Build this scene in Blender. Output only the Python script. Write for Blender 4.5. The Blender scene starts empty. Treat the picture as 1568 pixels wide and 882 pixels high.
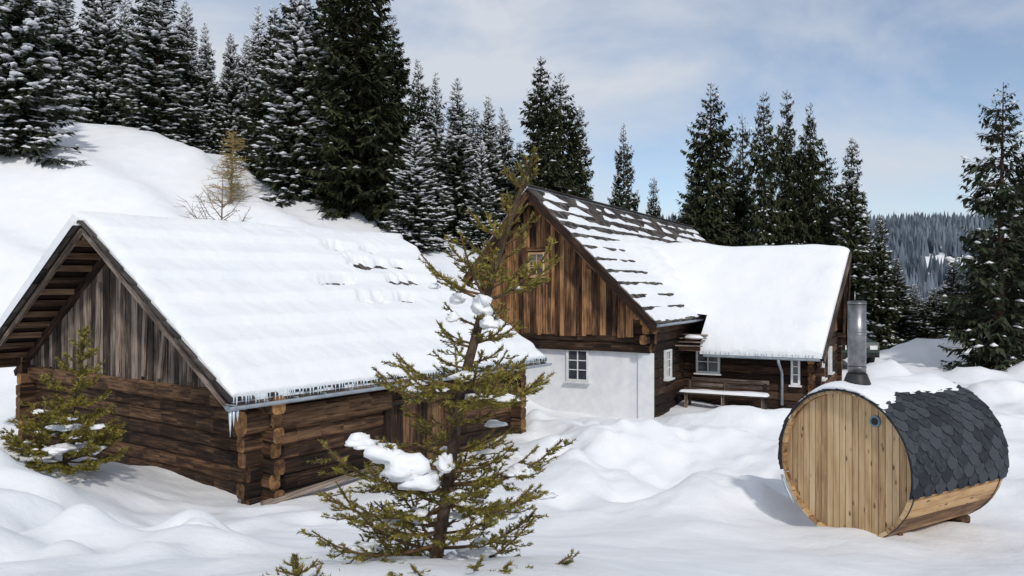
import bpy, math, random
from mathutils import Vector, noise
V3=Vector
random.seed(7)
S=bpy.context.scene
UP=V3((0,0,1))
def sm(t):
    t=max(0.0,min(1.0,t)); return t*t*(3-2*t)
def N(x,y,z=0.0): return noise.noise(V3((x,y,z)))

# ---------------------------------------------------------------- materials
MATS={}
def newmat(name):
    m=bpy.data.materials.new(name); m.use_nodes=True
    nt=m.node_tree; b=nt.nodes['Principled BSDF']; MATS[name]=m
    return m,nt,b
def nd(nt,t,**k):
    n=nt.nodes.new(t)
    for a,v in k.items():
        if a in n.inputs: n.inputs[a].default_value=v
        else: setattr(n,a,v)
    return n
def ramp(nt,stops):
    r=nt.nodes.new('ShaderNodeValToRGB'); e=r.color_ramp.elements
    while len(e)<len(stops): e.new(0.5)
    for i,(p,c) in enumerate(stops):
        e[i].position=p; e[i].color=(c[0],c[1],c[2],1)
    return r
def wood(name,dark,mid,light,rough=0.85,gx=1.3,gy=22,bump=0.5,patch=0.5,knots=False):
    m,nt,b=newmat(name); L=nt.links
    uv=nd(nt,'ShaderNodeTexCoord')
    mp=nd(nt,'ShaderNodeMapping'); mp.inputs['Scale'].default_value=(gx,gy,1)
    L.new(uv.outputs['UV'],mp.inputs[0])
    n1=nd(nt,'ShaderNodeTexNoise',Scale=1.6,Detail=9.0,Roughness=0.65); L.new(mp.outputs[0],n1.inputs['Vector'])
    mp2=nd(nt,'ShaderNodeMapping'); mp2.inputs['Scale'].default_value=(0.8,2.2,1)
    L.new(uv.outputs['UV'],mp2.inputs[0])
    n2=nd(nt,'ShaderNodeTexNoise',Scale=1.3,Detail=5.0,Roughness=0.6); L.new(mp2.outputs[0],n2.inputs['Vector'])
    at=nd(nt,'ShaderNodeAttribute',attribute_name='rnd')
    a1=nd(nt,'ShaderNodeMath',operation='MULTIPLY_ADD'); L.new(n2.outputs[0],a1.inputs[0]); a1.inputs[1].default_value=patch; L.new(n1.outputs[0],a1.inputs[2])
    a2=nd(nt,'ShaderNodeMath',operation='MULTIPLY_ADD'); L.new(at.outputs['Fac'],a2.inputs[0]); a2.inputs[1].default_value=0.34; L.new(a1.outputs[0],a2.inputs[2])
    a3=nd(nt,'ShaderNodeMath',operation='SUBTRACT'); L.new(a2.outputs[0],a3.inputs[0]); a3.inputs[1].default_value=patch*0.5+0.17
    r=ramp(nt,[(0.28,dark),(0.5,mid),(0.74,light)]); L.new(a3.outputs[0],r.inputs[0])
    col=r.outputs[0]
    if knots:
        mp3=nd(nt,'ShaderNodeMapping'); mp3.inputs['Scale'].default_value=(3.2,7.5,1); L.new(uv.outputs['UV'],mp3.inputs[0])
        vo=nd(nt,'ShaderNodeTexVoronoi',Scale=1.0); vo.inputs['Randomness'].default_value=1.0; L.new(mp3.outputs[0],vo.inputs['Vector'])
        kr=ramp(nt,[(0.06,(1,1,1)),(0.17,(0,0,0))]); L.new(vo.outputs['Distance'],kr.inputs[0])
        mx=nd(nt,'ShaderNodeMix',data_type='RGBA'); L.new(kr.outputs[0],mx.inputs[0]); L.new(col,mx.inputs[6]); mx.inputs[7].default_value=(dark[0]*.45,dark[1]*.4,dark[2]*.4,1); col=mx.outputs[2]
    L.new(col,b.inputs['Base Color'])
    b.inputs['Roughness'].default_value=rough
    b.inputs['Specular IOR Level'].default_value=0.2
    bp=nd(nt,'ShaderNodeBump',Strength=bump,Distance=0.02); L.new(n1.outputs[0],bp.inputs['Height']); L.new(bp.outputs[0],b.inputs['Normal'])
    return m
def noisy(name,c1,c2,scale=5,rough=0.8,bump=0.2,dist=0.02,metal=0.0,spec=0.3,useattr=False,lo=0.35,hi=0.65):
    m,nt,b=newmat(name); L=nt.links
    tc=nd(nt,'ShaderNodeTexCoord')
    n=nd(nt,'ShaderNodeTexNoise',Scale=scale,Detail=7.0 if bump>0 else 3.0,Roughness=0.6); L.new(tc.outputs['Object'],n.inputs['Vector'])
    src=n.outputs[0]
    if useattr:
        at=nd(nt,'ShaderNodeAttribute',attribute_name='rnd')
        mx=nd(nt,'ShaderNodeMath',operation='MULTIPLY_ADD'); L.new(at.outputs['Fac'],mx.inputs[0]); mx.inputs[1].default_value=0.5
        ms=nd(nt,'ShaderNodeMath',operation='SUBTRACT'); L.new(src,ms.inputs[0]); ms.inputs[1].default_value=0.25
        L.new(ms.outputs[0],mx.inputs[2]); src=mx.outputs[0]
    r=ramp(nt,[(lo,c1),(hi,c2)]); L.new(src,r.inputs[0]); L.new(r.outputs[0],b.inputs['Base Color'])
    b.inputs['Roughness'].default_value=rough; b.inputs['Metallic'].default_value=metal
    b.inputs['Specular IOR Level'].default_value=spec
    if bump>0:
        bp=nd(nt,'ShaderNodeBump',Strength=bump,Distance=dist); L.new(n.outputs[0],bp.inputs['Height']); L.new(bp.outputs[0],b.inputs['Normal'])
    return m
def snowmat(name,big=1.0):
    m,nt,b=newmat(name); L=nt.links
    tc=nd(nt,'ShaderNodeTexCoord')
    n=nd(nt,'ShaderNodeTexNoise',Scale=1.2,Detail=4.0); L.new(tc.outputs['Object'],n.inputs['Vector'])
    n2=nd(nt,'ShaderNodeTexNoise',Scale=9.0,Detail=8.0,Roughness=0.7); L.new(tc.outputs['Object'],n2.inputs['Vector'])
    r=ramp(nt,[(0.3,(0.80,0.82,0.855)),(0.7,(0.86,0.868,0.885))]); L.new(n.outputs[0],r.inputs[0]); L.new(r.outputs[0],b.inputs['Base Color'])
    b.inputs['Roughness'].default_value=0.65; b.inputs['Specular IOR Level'].default_value=0.25
    bp=nd(nt,'ShaderNodeBump',Strength=0.4,Distance=0.04*big); L.new(n2.outputs[0],bp.inputs['Height'])
    bp2=nd(nt,'ShaderNodeBump',Strength=0.3,Distance=0.2*big); L.new(n.outputs[0],bp2.inputs['Height']); L.new(bp.outputs[0],bp2.inputs['Normal'])
    L.new(bp2.outputs[0],b.inputs['Normal'])
    return m
snowmat('snow'); snowmat('snow_small',0.3)
wood('log_brown',(0.010,0.007,0.0055),(0.048,0.026,0.016),(0.19,0.108,0.058),gx=0.9,gy=12,patch=.8)
wood('log_dark',(0.008,0.005,0.004),(0.030,0.016,0.011),(0.10,0.056,0.034),gx=0.9,gy=12)
wood('board_grey',(0.02,0.015,0.013),(0.09,0.067,0.053),(0.34,0.27,0.22),gx=0.8,gy=16,patch=.8)
wood('board_warm',(0.018,0.011,0.008),(0.105,0.054,0.029),(0.42,0.22,0.10),gx=0.5,gy=12,patch=.9)
wood('batten',(0.05,0.03,0.02),(0.18,0.11,0.065),(0.36,0.23,0.14),gx=0.7,gy=14)
wood('plank_fresh',(0.30,0.185,0.095),(0.50,0.335,0.18),(0.65,0.48,0.29),gx=0.7,gy=9,bump=0.15,patch=0.5,rough=0.6,knots=True)
wood('log_end',(0.04,0.02,0.011),(0.15,0.078,0.036),(0.40,0.21,0.085),gx=6,gy=6)
wood('stave',(0.12,0.06,0.027),(0.33,0.185,0.085),(0.56,0.36,0.18),gx=1.0,gy=6,bump=0.15,patch=0.9,rough=0.6,knots=True)
wood('shingle_wood',(0.02,0.017,0.016),(0.065,0.056,0.050),(0.17,0.145,0.13),gx=1.2,gy=14)
noisy('bark',(0.03,0.02,0.014),(0.11,0.075,0.05),12,0.9,0.6)
noisy('stucco',(0.66,0.68,0.71),(0.78,0.78,0.79),3,0.9,0.25,0.02)
noisy('white_paint',(0.62,0.63,0.63),(0.76,0.76,0.75),6,0.5,0.05)
noisy('gutter_metal',(0.30,0.34,0.38),(0.45,0.49,0.53),6,0.45,0.05,metal=0.5)
noisy('steel',(0.17,0.175,0.185),(0.30,0.30,0.31),7,0.38,0.04,metal=0.85)
noisy('black_metal',(0.015,0.015,0.016),(0.035,0.035,0.037),9,0.5,0.1)
noisy('bitumen',(0.020,0.024,0.030),(0.050,0.057,0.067),14,0.9,0.5,0.01,useattr=True)
noisy('glass_dark',(0.03,0.035,0.045),(0.07,0.08,0.095),1.5,0.08,0.0,spec=0.8)
noisy('vent_blue',(0.10,0.17,0.22),(0.16,0.25,0.3),8,0.4,0.0)
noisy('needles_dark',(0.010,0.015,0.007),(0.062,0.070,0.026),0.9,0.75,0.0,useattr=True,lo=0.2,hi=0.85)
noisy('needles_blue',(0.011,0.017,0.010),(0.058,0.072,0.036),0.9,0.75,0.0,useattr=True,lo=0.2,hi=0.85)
noisy('needles_young',(0.060,0.058,0.012),(0.32,0.26,0.045),3.0,0.6,0.0,useattr=True,lo=0.2,hi=0.8)
noisy('twig_brown',(0.06,0.035,0.018),(0.16,0.095,0.045),9,0.85,0.2)
noisy('larch_tan',(0.20,0.15,0.07),(0.42,0.32,0.13),3,0.8,0.0,useattr=True)
noisy('twig_grey',(0.12,0.085,0.06),(0.26,0.20,0.15),3,0.8,0.0,useattr=True)
noisy('forest_far_hazed',(0.06,0.08,0.105),(0.20,0.24,0.285),0.02,0.95,0.0,useattr=True,lo=0.25,hi=0.8)  # bluish aerial haze and a little snow put into the far trees' base colour
noisy('car_paint',(0.02,0.04,0.03),(0.03,0.055,0.04),4,0.3,0.0,spec=0.5)
noisy('rubber',(0.01,0.01,0.01),(0.03,0.03,0.03),9,0.9,0.0)
noisy('ice',(0.45,0.55,0.62),(0.62,0.70,0.76),6,0.12,0.0,spec=0.6)

# ---------------------------------------------------------------- mesh builder
class MB:
    def __init__(s): s.V=[];s.F=[];s.M=[];s.U=[];s.R=[];s.mn=[];s.smooth=[]
    def mi(s,mat):
        if mat not in s.mn: s.mn.append(mat)
        return s.mn.index(mat)
    def poly(s,pts,mat,r=0.5,L=None,off=(0,0),smooth=False):
        i=len(s.V); s.V.extend([tuple(p) for p in pts]); s.face(list(range(i,i+len(pts))),mat,r,L,off,smooth)
    def face(s,idx,mat,r=0.5,L=None,off=(0,0),smooth=False):
        s.F.append(idx); s.M.append(s.mi(mat)); s.R.append(r); s.smooth.append(smooth)
        if L is None: s.U.extend([(0,0)]*len(idx)); return
        p=[V3(s.V[j]) for j in idx]
        n=(p[1]-p[0]).cross(p[2]-p[0])
        if n.length<1e-9: n=V3((0,0,1))
        n.normalize()
        if abs(n.dot(L))>0.9:
            A=n.orthogonal().normalized(); B=n.cross(A)
            for q in p: s.U.append((q.dot(A)+off[0],q.dot(B)+off[1]))
        else:
            B=n.cross(L).normalized()
            for q in p: s.U.append((q.dot(L)+off[0],q.dot(B)+off[1]))
    def hexa(s,c,mat,L=None,r=None,endmat=None):
        if r is None: r=random.random()
        if L is None: L=(V3(c[1])-V3(c[0])).normalized()
        off=(random.random()*50,random.random()*50)
        i=len(s.V); s.V.extend([tuple(p) for p in c])
        for f in ((0,3,2,1),(4,5,6,7),(0,1,5,4),(1,2,6,5),(2,3,7,6),(3,0,4,7)):
            s.face([i+j for j in f],mat,r,L,off)
    def box(s,c,X,Y,Z,mat,r=None,L=None):
        c=V3(c);X=V3(X)*.5;Y=V3(Y)*.5;Z=V3(Z)*.5
        s.hexa([c-X-Y-Z,c+X-Y-Z,c+X+Y-Z,c-X+Y-Z,c-X-Y+Z,c+X-Y+Z,c+X+Y+Z,c-X+Y+Z],mat,L or X.normalized(),r)
    def beam(s,p0,p1,w,h,mat,up=UP,r=None):
        p0=V3(p0);p1=V3(p1);d=p1-p0; dn=d.normalized(); side=dn.cross(up).normalized(); u2=side.cross(dn)
        s.box((p0+p1)/2,d,side*w,u2*h,mat,r)
    def log(s,p0,p1,w,h,mat,endmat='log_end',jit=0.012,up=UP,bev=0.28,r=None):
        p0=V3(p0);p1=V3(p1);d=p1-p0;ln=d.length;dn=d.normalized();side=dn.cross(up).normalized();u2=side.cross(dn)
        n=max(2,int(ln/0.6)+1); r=random.random() if r is None else r; off=(random.random()*50,random.random()*50)
        a=w/2;b_=h/2;ba=a*bev*1.2;bb=b_*bev*1.2
        prof=[(a,-b_+bb),(a,b_-bb),(a-ba,b_),(-a+ba,b_),(-a,b_-bb),(-a,-b_+bb),(-a+ba,-b_),(a-ba,-b_)]
        base=len(s.V)
        for k in range(n+1):
            c=p0+d*(k/n); jx=random.uniform(-jit,jit); jz=random.uniform(-jit,jit)
            for (x,z) in prof:
                x2=x+jx+random.uniform(-jit,jit)*.5; z2=z+jz*.6
                s.V.append(tuple(c+side*x2+u2*z2))
        for k in range(n):
            for j in range(8):
                q=base+k*8
                s.face([q+j,q+(j+1)%8,q+8+(j+1)%8,q+8+j],mat,r,dn,off)
        s.face([base+j for j in range(7,-1,-1)],endmat,r,dn,off)
        s.face([base+n*8+j for j in range(8)],endmat,r,dn,off)
    def tube(s,pts,rad,mat,sides=10,caps=True,smooth=True,r=0.5):
        pts=[V3(p) for p in pts]; base=len(s.V); n=len(pts)
        if not isinstance(rad,(list,tuple)): rad=[rad]*n
        prev=None
        for i,p in enumerate(pts):
            d=(pts[min(i+1,n-1)]-pts[max(i-1,0)]).normalized()
            if prev is None: a=d.orthogonal().normalized()
            else:
                a=prev-d*prev.dot(d)
                a=a.normalized() if a.length>1e-6 else d.orthogonal().normalized()
            prev=a; bb=d.cross(a)
            for k in range(sides):
                t=2*math.pi*k/sides; s.V.append(tuple(p+(a*math.cos(t)+bb*math.sin(t))*rad[i]))
        for i in range(n-1):
            for k in range(sides):
                q=base+i*sides; s.face([q+k,q+(k+1)%sides,q+sides+(k+1)%sides,q+sides+k],mat,r,None,(0,0),smooth)
        if caps and sides>3:
            s.face([base+k for k in range(sides-1,-1,-1)],mat,r); s.face([base+(n-1)*sides+k for k in range(sides)],mat,r)
    def blob(s,c,rx,ry,rz,mat='snow_small',seed=0.0,amp=0.3,nu=12,nv=8):
        c=V3(c); base=len(s.V)
        for i in range(nv+1):
            ph=math.pi*i/nv
            for j in range(nu):
                th=2*math.pi*j/nu
                d=V3((math.sin(ph)*math.cos(th),math.sin(ph)*math.sin(th),math.cos(ph)))
                k=1+amp*noise.noise(d*1.3+V3((seed,seed*2,0)))+amp*.5*noise.noise(d*3+V3((seed,0,seed)))
                s.V.append((c.x+d.x*rx*k,c.y+d.y*ry*k,c.z+d.z*rz*k*(1 if d.z>0 else .5)))
        for i in range(nv):
            for j in range(nu):
                q=base+i*nu; s.face([q+j,q+nu+j,q+nu+(j+1)%nu,q+(j+1)%nu],mat,.5,None,(0,0),True)
    def mesh(s,name):
        me=bpy.data.meshes.new(name); me.from_pydata(s.V,[],s.F)
        for n in s.mn: me.materials.append(MATS[n])
        me.polygons.foreach_set('material_index',s.M)
        me.polygons.foreach_set('use_smooth',s.smooth)
        uv=me.uv_layers.new(name='UVMap'); fl=[x for u in s.U for x in u]; uv.data.foreach_set('uv',fl)
        at=me.attributes.new('rnd','FLOAT','FACE'); at.data.foreach_set('value',s.R)
        me.update(); return me
    def obj(s,name,parent=None):
        o=bpy.data.objects.new(name,s.mesh(name)); S.collection.objects.link(o)
        if parent: o.parent=parent
        return o
def empty(name):
    e=bpy.data.objects.new(name,None); S.collection.objects.link(e); e.empty_display_size=0.5
    return e
class Frame:
    def __init__(s,x,y,yaw):
        a=math.radians(yaw); s.C=V3((x,y,0)); s.u=V3((math.sin(a),math.cos(a),0)); s.v=V3((-math.cos(a),math.sin(a),0))
    def P(s,sv,t,z): return s.C+s.v*sv+s.u*t+UP*z

# ---------------------------------------------------------------- terrain
CR=[(-60,9.5),(-30,9.0),(-23.5,8.5),(-19.8,7.9),(-15.6,6.9),(-13.2,5.2),(-10,4.2),(-6.3,3.1),(-2.2,2.0),(4,0.5),(11,-2.0),(19,-3.6),(60,-3.6)]
def crest(x):
    if x<=CR[0][0]: return CR[0][1]
    for (a,za),(b_,zb) in zip(CR,CR[1:]):
        if x<=b_:
            t=(x-a)/(b_-a); return za+(zb-za)*t
    return CR[-1][1]
MOUNDS=[(2.2,17.8,1.5,.45),(4.3,18.3,1.6,.40),(3.3,15.8,1.1,-.36),(2.1,14.0,.55,-.45),(1.2,15.2,1.0,.28),(3.7,13.9,.9,.46),(2.9,12.9,.8,.22),
 (5.8,16.5,1.4,.38),(7.3,14.6,1.5,.32),(1.0,20.0,1.2,.28),(6.3,20.6,1.2,.42),(7.6,21.0,.9,.35),(5.2,20.9,1.0,.3),(-5.6,9.2,.8,.45),(-4.4,8.2,.6,.35),(-6.3,10.8,.7,.35),(-3.2,8.0,.7,.28),(-5.0,7.3,.6,.3),
 (-2.4,9.6,1.2,.2),(-7.2,11.0,.5,.3),(-3.9,9.7,.5,.25),(-5.9,8.0,.5,.25),(2.8,11.4,.7,.10),(9.5,13.5,1.0,.3),(10.5,17.0,1.5,.4),(8.6,10.9,.9,.25),(12.5,20,1.4,.4),(4.9,11.2,1.1,.16),(6.3,11.6,.9,.12),
 (19,38,1.6,1.0),(20.7,37.5,1.5,1.15),(22.3,37.6,1.4,.9),(24,38,1.6,.8),(17.5,30,1.6,.6),(18.5,27,1.5,.6),(15.5,25.5,1.4,.5),(20.5,31,1.5,.7),(27,39,2,.8),(14.5,31,1.3,.5)]
random.seed(11)
for i in range(26):
    x=random.uniform(.6,5.6); y=random.uniform(13.2,20.5)
    MOUNDS.append((x,y,random.uniform(.28,.6),random.choice([-1,1])*random.uniform(.08,.2)))
for i in range(14):
    MOUNDS.append((random.uniform(-6.5,-3),random.uniform(6.8,10.5),random.uniform(.25,.45),random.uniform(.08,.2)))
def gz(x,y):
    z=-3.6
    z+=(1-sm((y-3)/10))*(1.9-.8*sm(x/4))
    z+=1.2*sm((-x-4.8)/3.5)*(1-sm((y-12)/4.5))
    y0=17+11*sm((x+2)/6)
    s_=sm((y-y0)/(43-y0))
    hill=(crest(x)+3.6)*s_
    if y>43: hill+=(y-43)*.03*sm(-x/20)
    z+=hill
    if x<4 and y>17:
        q=y+.55*x+2.2*N(x*.11,y*.09,5); f=(q/6.5)%1.0
        z+=.55*sm(f/.75)*(1-sm((f-.75)/.25))*sm((y-20)/6)*sm(-x/6)*(1-sm((y-44)/4))
    if y>46:
        far=-3.6-14*sm((y-50)/120)+72*sm((y-260)/480)+6*N(x*.006,y*.006,3)*sm((y-200)/300)
        w=sm((y-46)/90) if x<12 else sm((y-46)/30)
        z=z*(1-w)+far*w
    if y<60 and abs(x)<60:
        a=.5+.5*sm((y-4)/6)
        z+=.16*N(x*.28,y*.28)+a*.07*N(x*.8+9,y*.8)
        if 3<y<46:
            z+=.022*N(x*2.3,y*2.3,4)+.012*N(x*5,y*5,2)
            if x<-1 and y<13: z+=.13*N(x*1.5,y*1.5,21)*sm((-x-1)/2)
            if y>22: z+=.28*abs(N(x*.9,y*.9,7))*sm((x-11)/3)*sm((46-y)/6)
            q=sm((1.9-abs(x-3.4+.25*(y-16))*.55))*sm((y-11)/3)*sm((24-y)/3)
            if q>0: z+=q*(.26*N(x*1.25,y*1.1,12)+.07*N(x*3.1,y*2.7,17)-.10*abs(N(x*1.9,y*1.9,19)))
            for (mx,my,mr,mh) in MOUNDS:
                d2=((x-mx)**2+(y-my)**2)/(mr*mr)
                if d2<4: z+=mh*math.exp(-d2*1.6)*(1+.35*N(x*1.7,y*1.7,mx))
    elif y<120: z+=.3*N(x*.1,y*.1)
    return z
def axis(a,b_,st,lo,hi,g=1.16):
    r=[]; x=a
    while x<=b_: r.append(x); x+=st
    s_=st; x=r[-1]
    while x<hi: s_*=g; x+=s_; r.append(x)
    s_=st; x=a; l=[]
    while x>lo: s_*=g; x-=s_; l.append(x)
    return l[::-1]+r
xs=axis(-11,14,.11,-1500,1500,1.07); ys=axis(5.5,24,.11,-300,1500,1.05)
gv=[(x,y,gz(x,y)) for y in ys for x in xs]; nx=len(xs)
gf=[(j*nx+i,j*nx+i+1,(j+1)*nx+i+1,(j+1)*nx+i) for j in range(len(ys)-1) for i in range(nx-1)]
me=bpy.data.meshes.new('snow_ground'); me.from_pydata(gv,[],gf); me.materials.append(MATS['snow'])
me.polygons.foreach_set('use_smooth',[True]*len(gf)); me.update()
S.collection.objects.link(bpy.data.objects.new('snow_ground',me))
random.seed(13)
# ---------------------------------------------------------------- helpers for buildings
def heightsheet(mb,Pf,a0,a1,b0,b1,na,nb,base,thick,mat='snow',mask=None,skirt=-0.02):
    idx={}
    for j in range(nb+1):
        for i in range(na+1):
            a=a0+(a1-a0)*i/na; b_=b0+(b1-b0)*j/nb
            idx[i,j]=len(mb.V); mb.V.append(tuple(Pf(a,b_,base(a,b_)+thick(a,b_))))
    for j in range(nb):
        for i in range(na):
            if mask and mask(a0+(a1-a0)*(i+.5)/na,b0+(b1-b0)*(j+.5)/nb): continue
            mb.face([idx[i,j],idx[i+1,j],idx[i+1,j+1],idx[i,j+1]],mat,.5,None,(0,0),True)
    ring=[(i,0) for i in range(na)]+[(na,j) for j in range(nb)]+[(i,nb) for i in range(na,0,-1)]+[(0,j) for j in range(nb,0,-1)]
    low=[]
    for (i,j) in ring:
        a=a0+(a1-a0)*i/na; b_=b0+(b1-b0)*j/nb
        low.append(len(mb.V)); mb.V.append(tuple(Pf(a,b_,base(a,b_)+skirt)))
    for k in range(len(ring)):
        k2=(k+1)%len(ring)
        if mask:
            (i,j)=ring[k]
            if mask(a0+(a1-a0)*i/na,b0+(b1-b0)*j/nb): continue
        mb.face([idx[ring[k]],low[k],low[k2],idx[ring[k2]]],mat,.5,None,(0,0),False)
def rnd_edge(d,w):
    t=max(0,min(1,d/w)); return math.sqrt(max(0,1-(1-t)**2))
def window(mb,c,R,Nn,w,h,cols,rows,fr='white_paint',fw=.06,glass='glass_dark',surround=None):
    c=V3(c); R=V3(R); Nn=V3(Nn)
    if surround:
        for sx in(-1,1): mb.box(c+R*sx*(w/2+.09)+Nn*.03,UP*(h+.36),R*.12,Nn*.07,surround)
        for sz in(-1,1): mb.box(c+UP*sz*(h/2+.09)+Nn*.032,R*(w+.06),UP*.12,Nn*.066,surround)
    for sx in (-1,1): mb.box(c+R*sx*(w/2-fw/2)+Nn*.02,UP*h,R*fw,Nn*.07,fr)
    for sz in (-1,1): mb.box(c+UP*sz*(h/2-fw/2)+Nn*.021,R*(w-2*fw),UP*fw,Nn*.066,fr)
    mb.box(c+UP*(-h/2-.025)+Nn*.06,R*(w+.1),UP*.045,Nn*.14,fr)
    gx=(w-2*fw)/cols
    for i in range(1,cols): mb.box(c+R*(-w/2+fw+gx*i)+Nn*.012,UP*(h-2*fw),R*.03 if cols<3 or i!=cols//2 else R*.05,Nn*.04,fr)
    gy=(h-2*fw)/rows
    for j in range(1,rows): mb.box(c+UP*(-h/2+fw+gy*j)+Nn*.010,R*(w-2*fw),UP*.025,Nn*.034,fr)
    mb.box(c-Nn*.008,R*(w-2*fw),UP*(h-2*fw),Nn*.02,glass)
def shingles(mb,Pf,s_list,zf,t0,t1,bw,mat,th=.035,jl=.04,direction=1):
    for k in range(len(s_list)-1):
        sa,sb=s_list[k],s_list[k+1]
        t=t0
        while t<t1-.02:
            w=min(bw*random.uniform(.75,1.25),t1-t)
            e=sb+(sb-sa)*random.uniform(.10,.10+jl*3)
            za,zb=zf(sa)+.012,zf(e)+.055+random.uniform(-.008,.012)
            g=.008
            c=[Pf(sa,t+g,za-th),Pf(sa,t+w-g,za-th),Pf(e,t+w-g,zb-th),Pf(e,t+g,zb-th),
               Pf(sa,t+g,za),Pf(sa,t+w-g,za),Pf(e,t+w-g,zb),Pf(e,t+g,zb)]
            mb.hexa(c,mat,L=(V3(c[3])-V3(c[0])).normalized())
            t+=w

# ================================================================ LEFT LOG HUT
def left_hut():
    A=Frame(-4.22,13.4,36.2); P=A.P; E=empty('log_barn')
    RS,RZ,TAN=4.3,1.28,.638; T0,T1=-.9,7.9; SE0,SE1=-.42,9.02
    zr=lambda s:RZ-TAN*abs(s-RS)
    walls=MB()
    h=.26; z=-3.9; k=0
    while z<-1.72:
        zz=z+h/2
        top=z+h>=-1.72
        e0=-.30 if k%2 else -.20
        walls.log(P(e0-random.uniform(0,.1)-(.12 if top else 0),0.12,zz),P(8.80,0.12,zz),.22,h*.98,'log_brown','log_end')
        walls.log(P(-.3,7.2,zz),P(8.85,7.2,zz),.22,h*.98,'log_brown','log_end')
        z2=zz+h*.5
        if top: z2=zz+h*.45
        for s in (0.1,8.5):
            walls.log(P(s,-.22-random.uniform(0,.12),z2),P(s,2.9,z2),.22,h*.98,'log_brown','log_end')
            if s>1: walls.log(P(s,2.9,z2),P(s,7.5,z2),.22,h*.98,'log_brown','log_end')
            else: walls.log(P(s,4.9,z2),P(s,7.55,z2),.22,h*.98,'log_brown','log_end')
        z+=h; k+=1
    walls.log(P(-.02,-.85,-1.66),P(-.02,7.6,-1.66),.24,.24,'log_brown')
    walls.log(P(8.6,-.85,-1.66),P(8.6,7.6,-1.66),.24,.24,'log_brown')
    walls.log(P(-.5,-.02,-1.93),P(8.9,-.02,-1.93),.26,.30,'log_brown',r=.8)
    walls.log(P(-.03,-.42,-2.2),P(-.03,2.9,-2.2),.34,.36,'log_brown',r=.9)
    walls.box(P(.3,3.9,-2.8),A.u*2.1,A.v*.05,UP*2.2,'log_dark')
    walls.box(P(4.3,.16,-2.8),A.v*8.2,A.u*.04,UP*2.1,'log_dark')
    walls.obj('log_walls',E)
    door=MB()
    t=2.92
    while t<4.88:
        w=.16+random.random()*.05
        door.box(P(.06,t+w/2,-2.85),UP*2.0,A.u*(w-.012),A.v*.04,'log_brown'); t+=w
    door.box(P(-.0,2.9,-2.85),UP*2.1,A.u*.12,A.v*.2,'log_brown'); door.box(P(-.0,4.92,-2.85),UP*2.1,A.u*.12,A.v*.2,'log_brown')
    for zz in(-2.3,-3.3): door.box(P(.02,3.9,zz),A.u*1.9,UP*.1,A.v*.04,'log_brown')
    for tt,ww in((3.0,.4),(3.9,.03)): door.box(P(-.03,tt+.2,-2.32),A.u*ww,UP*.03,A.v*.02,'black_metal')
    door.obj('plank_door',E)
    g=MB()
    for tt in (-.04,7.36):
        s=.02
        while s<8.58:
            w=min(random.uniform(.14,.27),8.6-s); a,b_=s+.008,s+w-.008; dz=random.uniform(-.08,.05)
            o=random.uniform(0,.035)
            za,zb=zr(a)-.1,zr(b_)-.1; z0=-1.80+dz
            if max(za,zb)>z0+.05:
                za=max(za,z0+.01);zb=max(zb,z0+.01)
                c=[P(a,tt-o,z0),P(a,tt-.03-o,z0),P(b_,tt-.03-o,z0),P(b_,tt-o,z0),P(a,tt-o,za),P(a,tt-.03-o,za),P(b_,tt-.03-o,zb),P(b_,tt-o,zb)]
                g.hexa(c,'board_grey',L=UP)
            s+=w
    for s0,s1,zt in((2.9,2.6,.0),(3.5,3.35,.35),(4.4,4.3,.5),(5.3,5.2,.1),(1.9,1.95,-.45)):
        g.beam(P(s0,-.13,-1.7),P(s1,-.13,zt),.09,.05,'board_grey',up=A.u,r=1.0)
    g.obj('gable_boards',E)
    r=MB()
    for sg,se in((-1,SE0),(1,SE1)):
        c=[P(RS,T0,RZ-.10),P(RS,T1,RZ-.10),P(se,T1,zr(se)-.10),P(se,T0,zr(se)-.10),P(RS,T0,RZ-.03),P(RS,T1,RZ-.03),P(se,T1,zr(se)-.03),P(se,T0,zr(se)-.03)]
        r.hexa(c,'log_dark')
        n=10; sl=[RS+(se-RS)*i/n for i in range(n+1)]
        shingles(r,P,sl,zr,T0-.08,T1+.05,.24,'shingle_wood')
        for i in range(1,13):
            s=RS+(se-RS)*(i/12.6)
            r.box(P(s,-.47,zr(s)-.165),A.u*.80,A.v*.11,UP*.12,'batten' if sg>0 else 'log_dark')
        r.beam(P(RS,T0+.02,RZ-.17),P(se,T0+.02,zr(se)-.17),.05,.11,'board_grey')
        r.beam(P(RS,-.14,RZ-.26),P(se,-.14,zr(se)-.26),.10,.14,'log_brown',r=.3)
    r.log(P(RS,-.85,RZ-.28),P(RS,7.6,RZ-.28),.2,.2,'log_brown')
    r.obj('shingle_roof',E)
    sn=MB()
    HOLES=[(3.02,5.05,.20,.26),(2.27,3.64,.11,.36),(3.63,4.74,.10,.20),(1.65,3.94,.12,.12),(1.67,4.35,.12,.11),(2.37,5.5,.10,.12),(2.36,5.85,.12,.10),(2.4,6.2,.10,.14),(3.0,5.7,.11,.15),(1.68,5.2,.09,.2),(3.0,6.3,.09,.14),(3.62,5.9,.09,.14)]
    def th(s,t):
        left=s>RS+.05
        T0s=T0-.13 if left else T0+.02
        d=min(t-T0s,T1-t,s-SE0+.08,SE1-s+.08)
        row=abs(s-RS)/.645; f=row-math.floor(row)
        x=.20+.05*N(s*.5,t*.4,1)+.018*N(s*2,t*2,5)
        x+=.13*(f-.5) if f<.9 else .13*(.4-(f-.9)*9)
        x+=.014*N(t*5,math.floor(row)*3.1,8)
        if left: x=.27+.04*N(s,t)
        x*=(.25+.75*rnd_edge(d,.28)) if not left else (.75+.25*rnd_edge(d,.10))
        x=x if left else max(x,.085)
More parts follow.
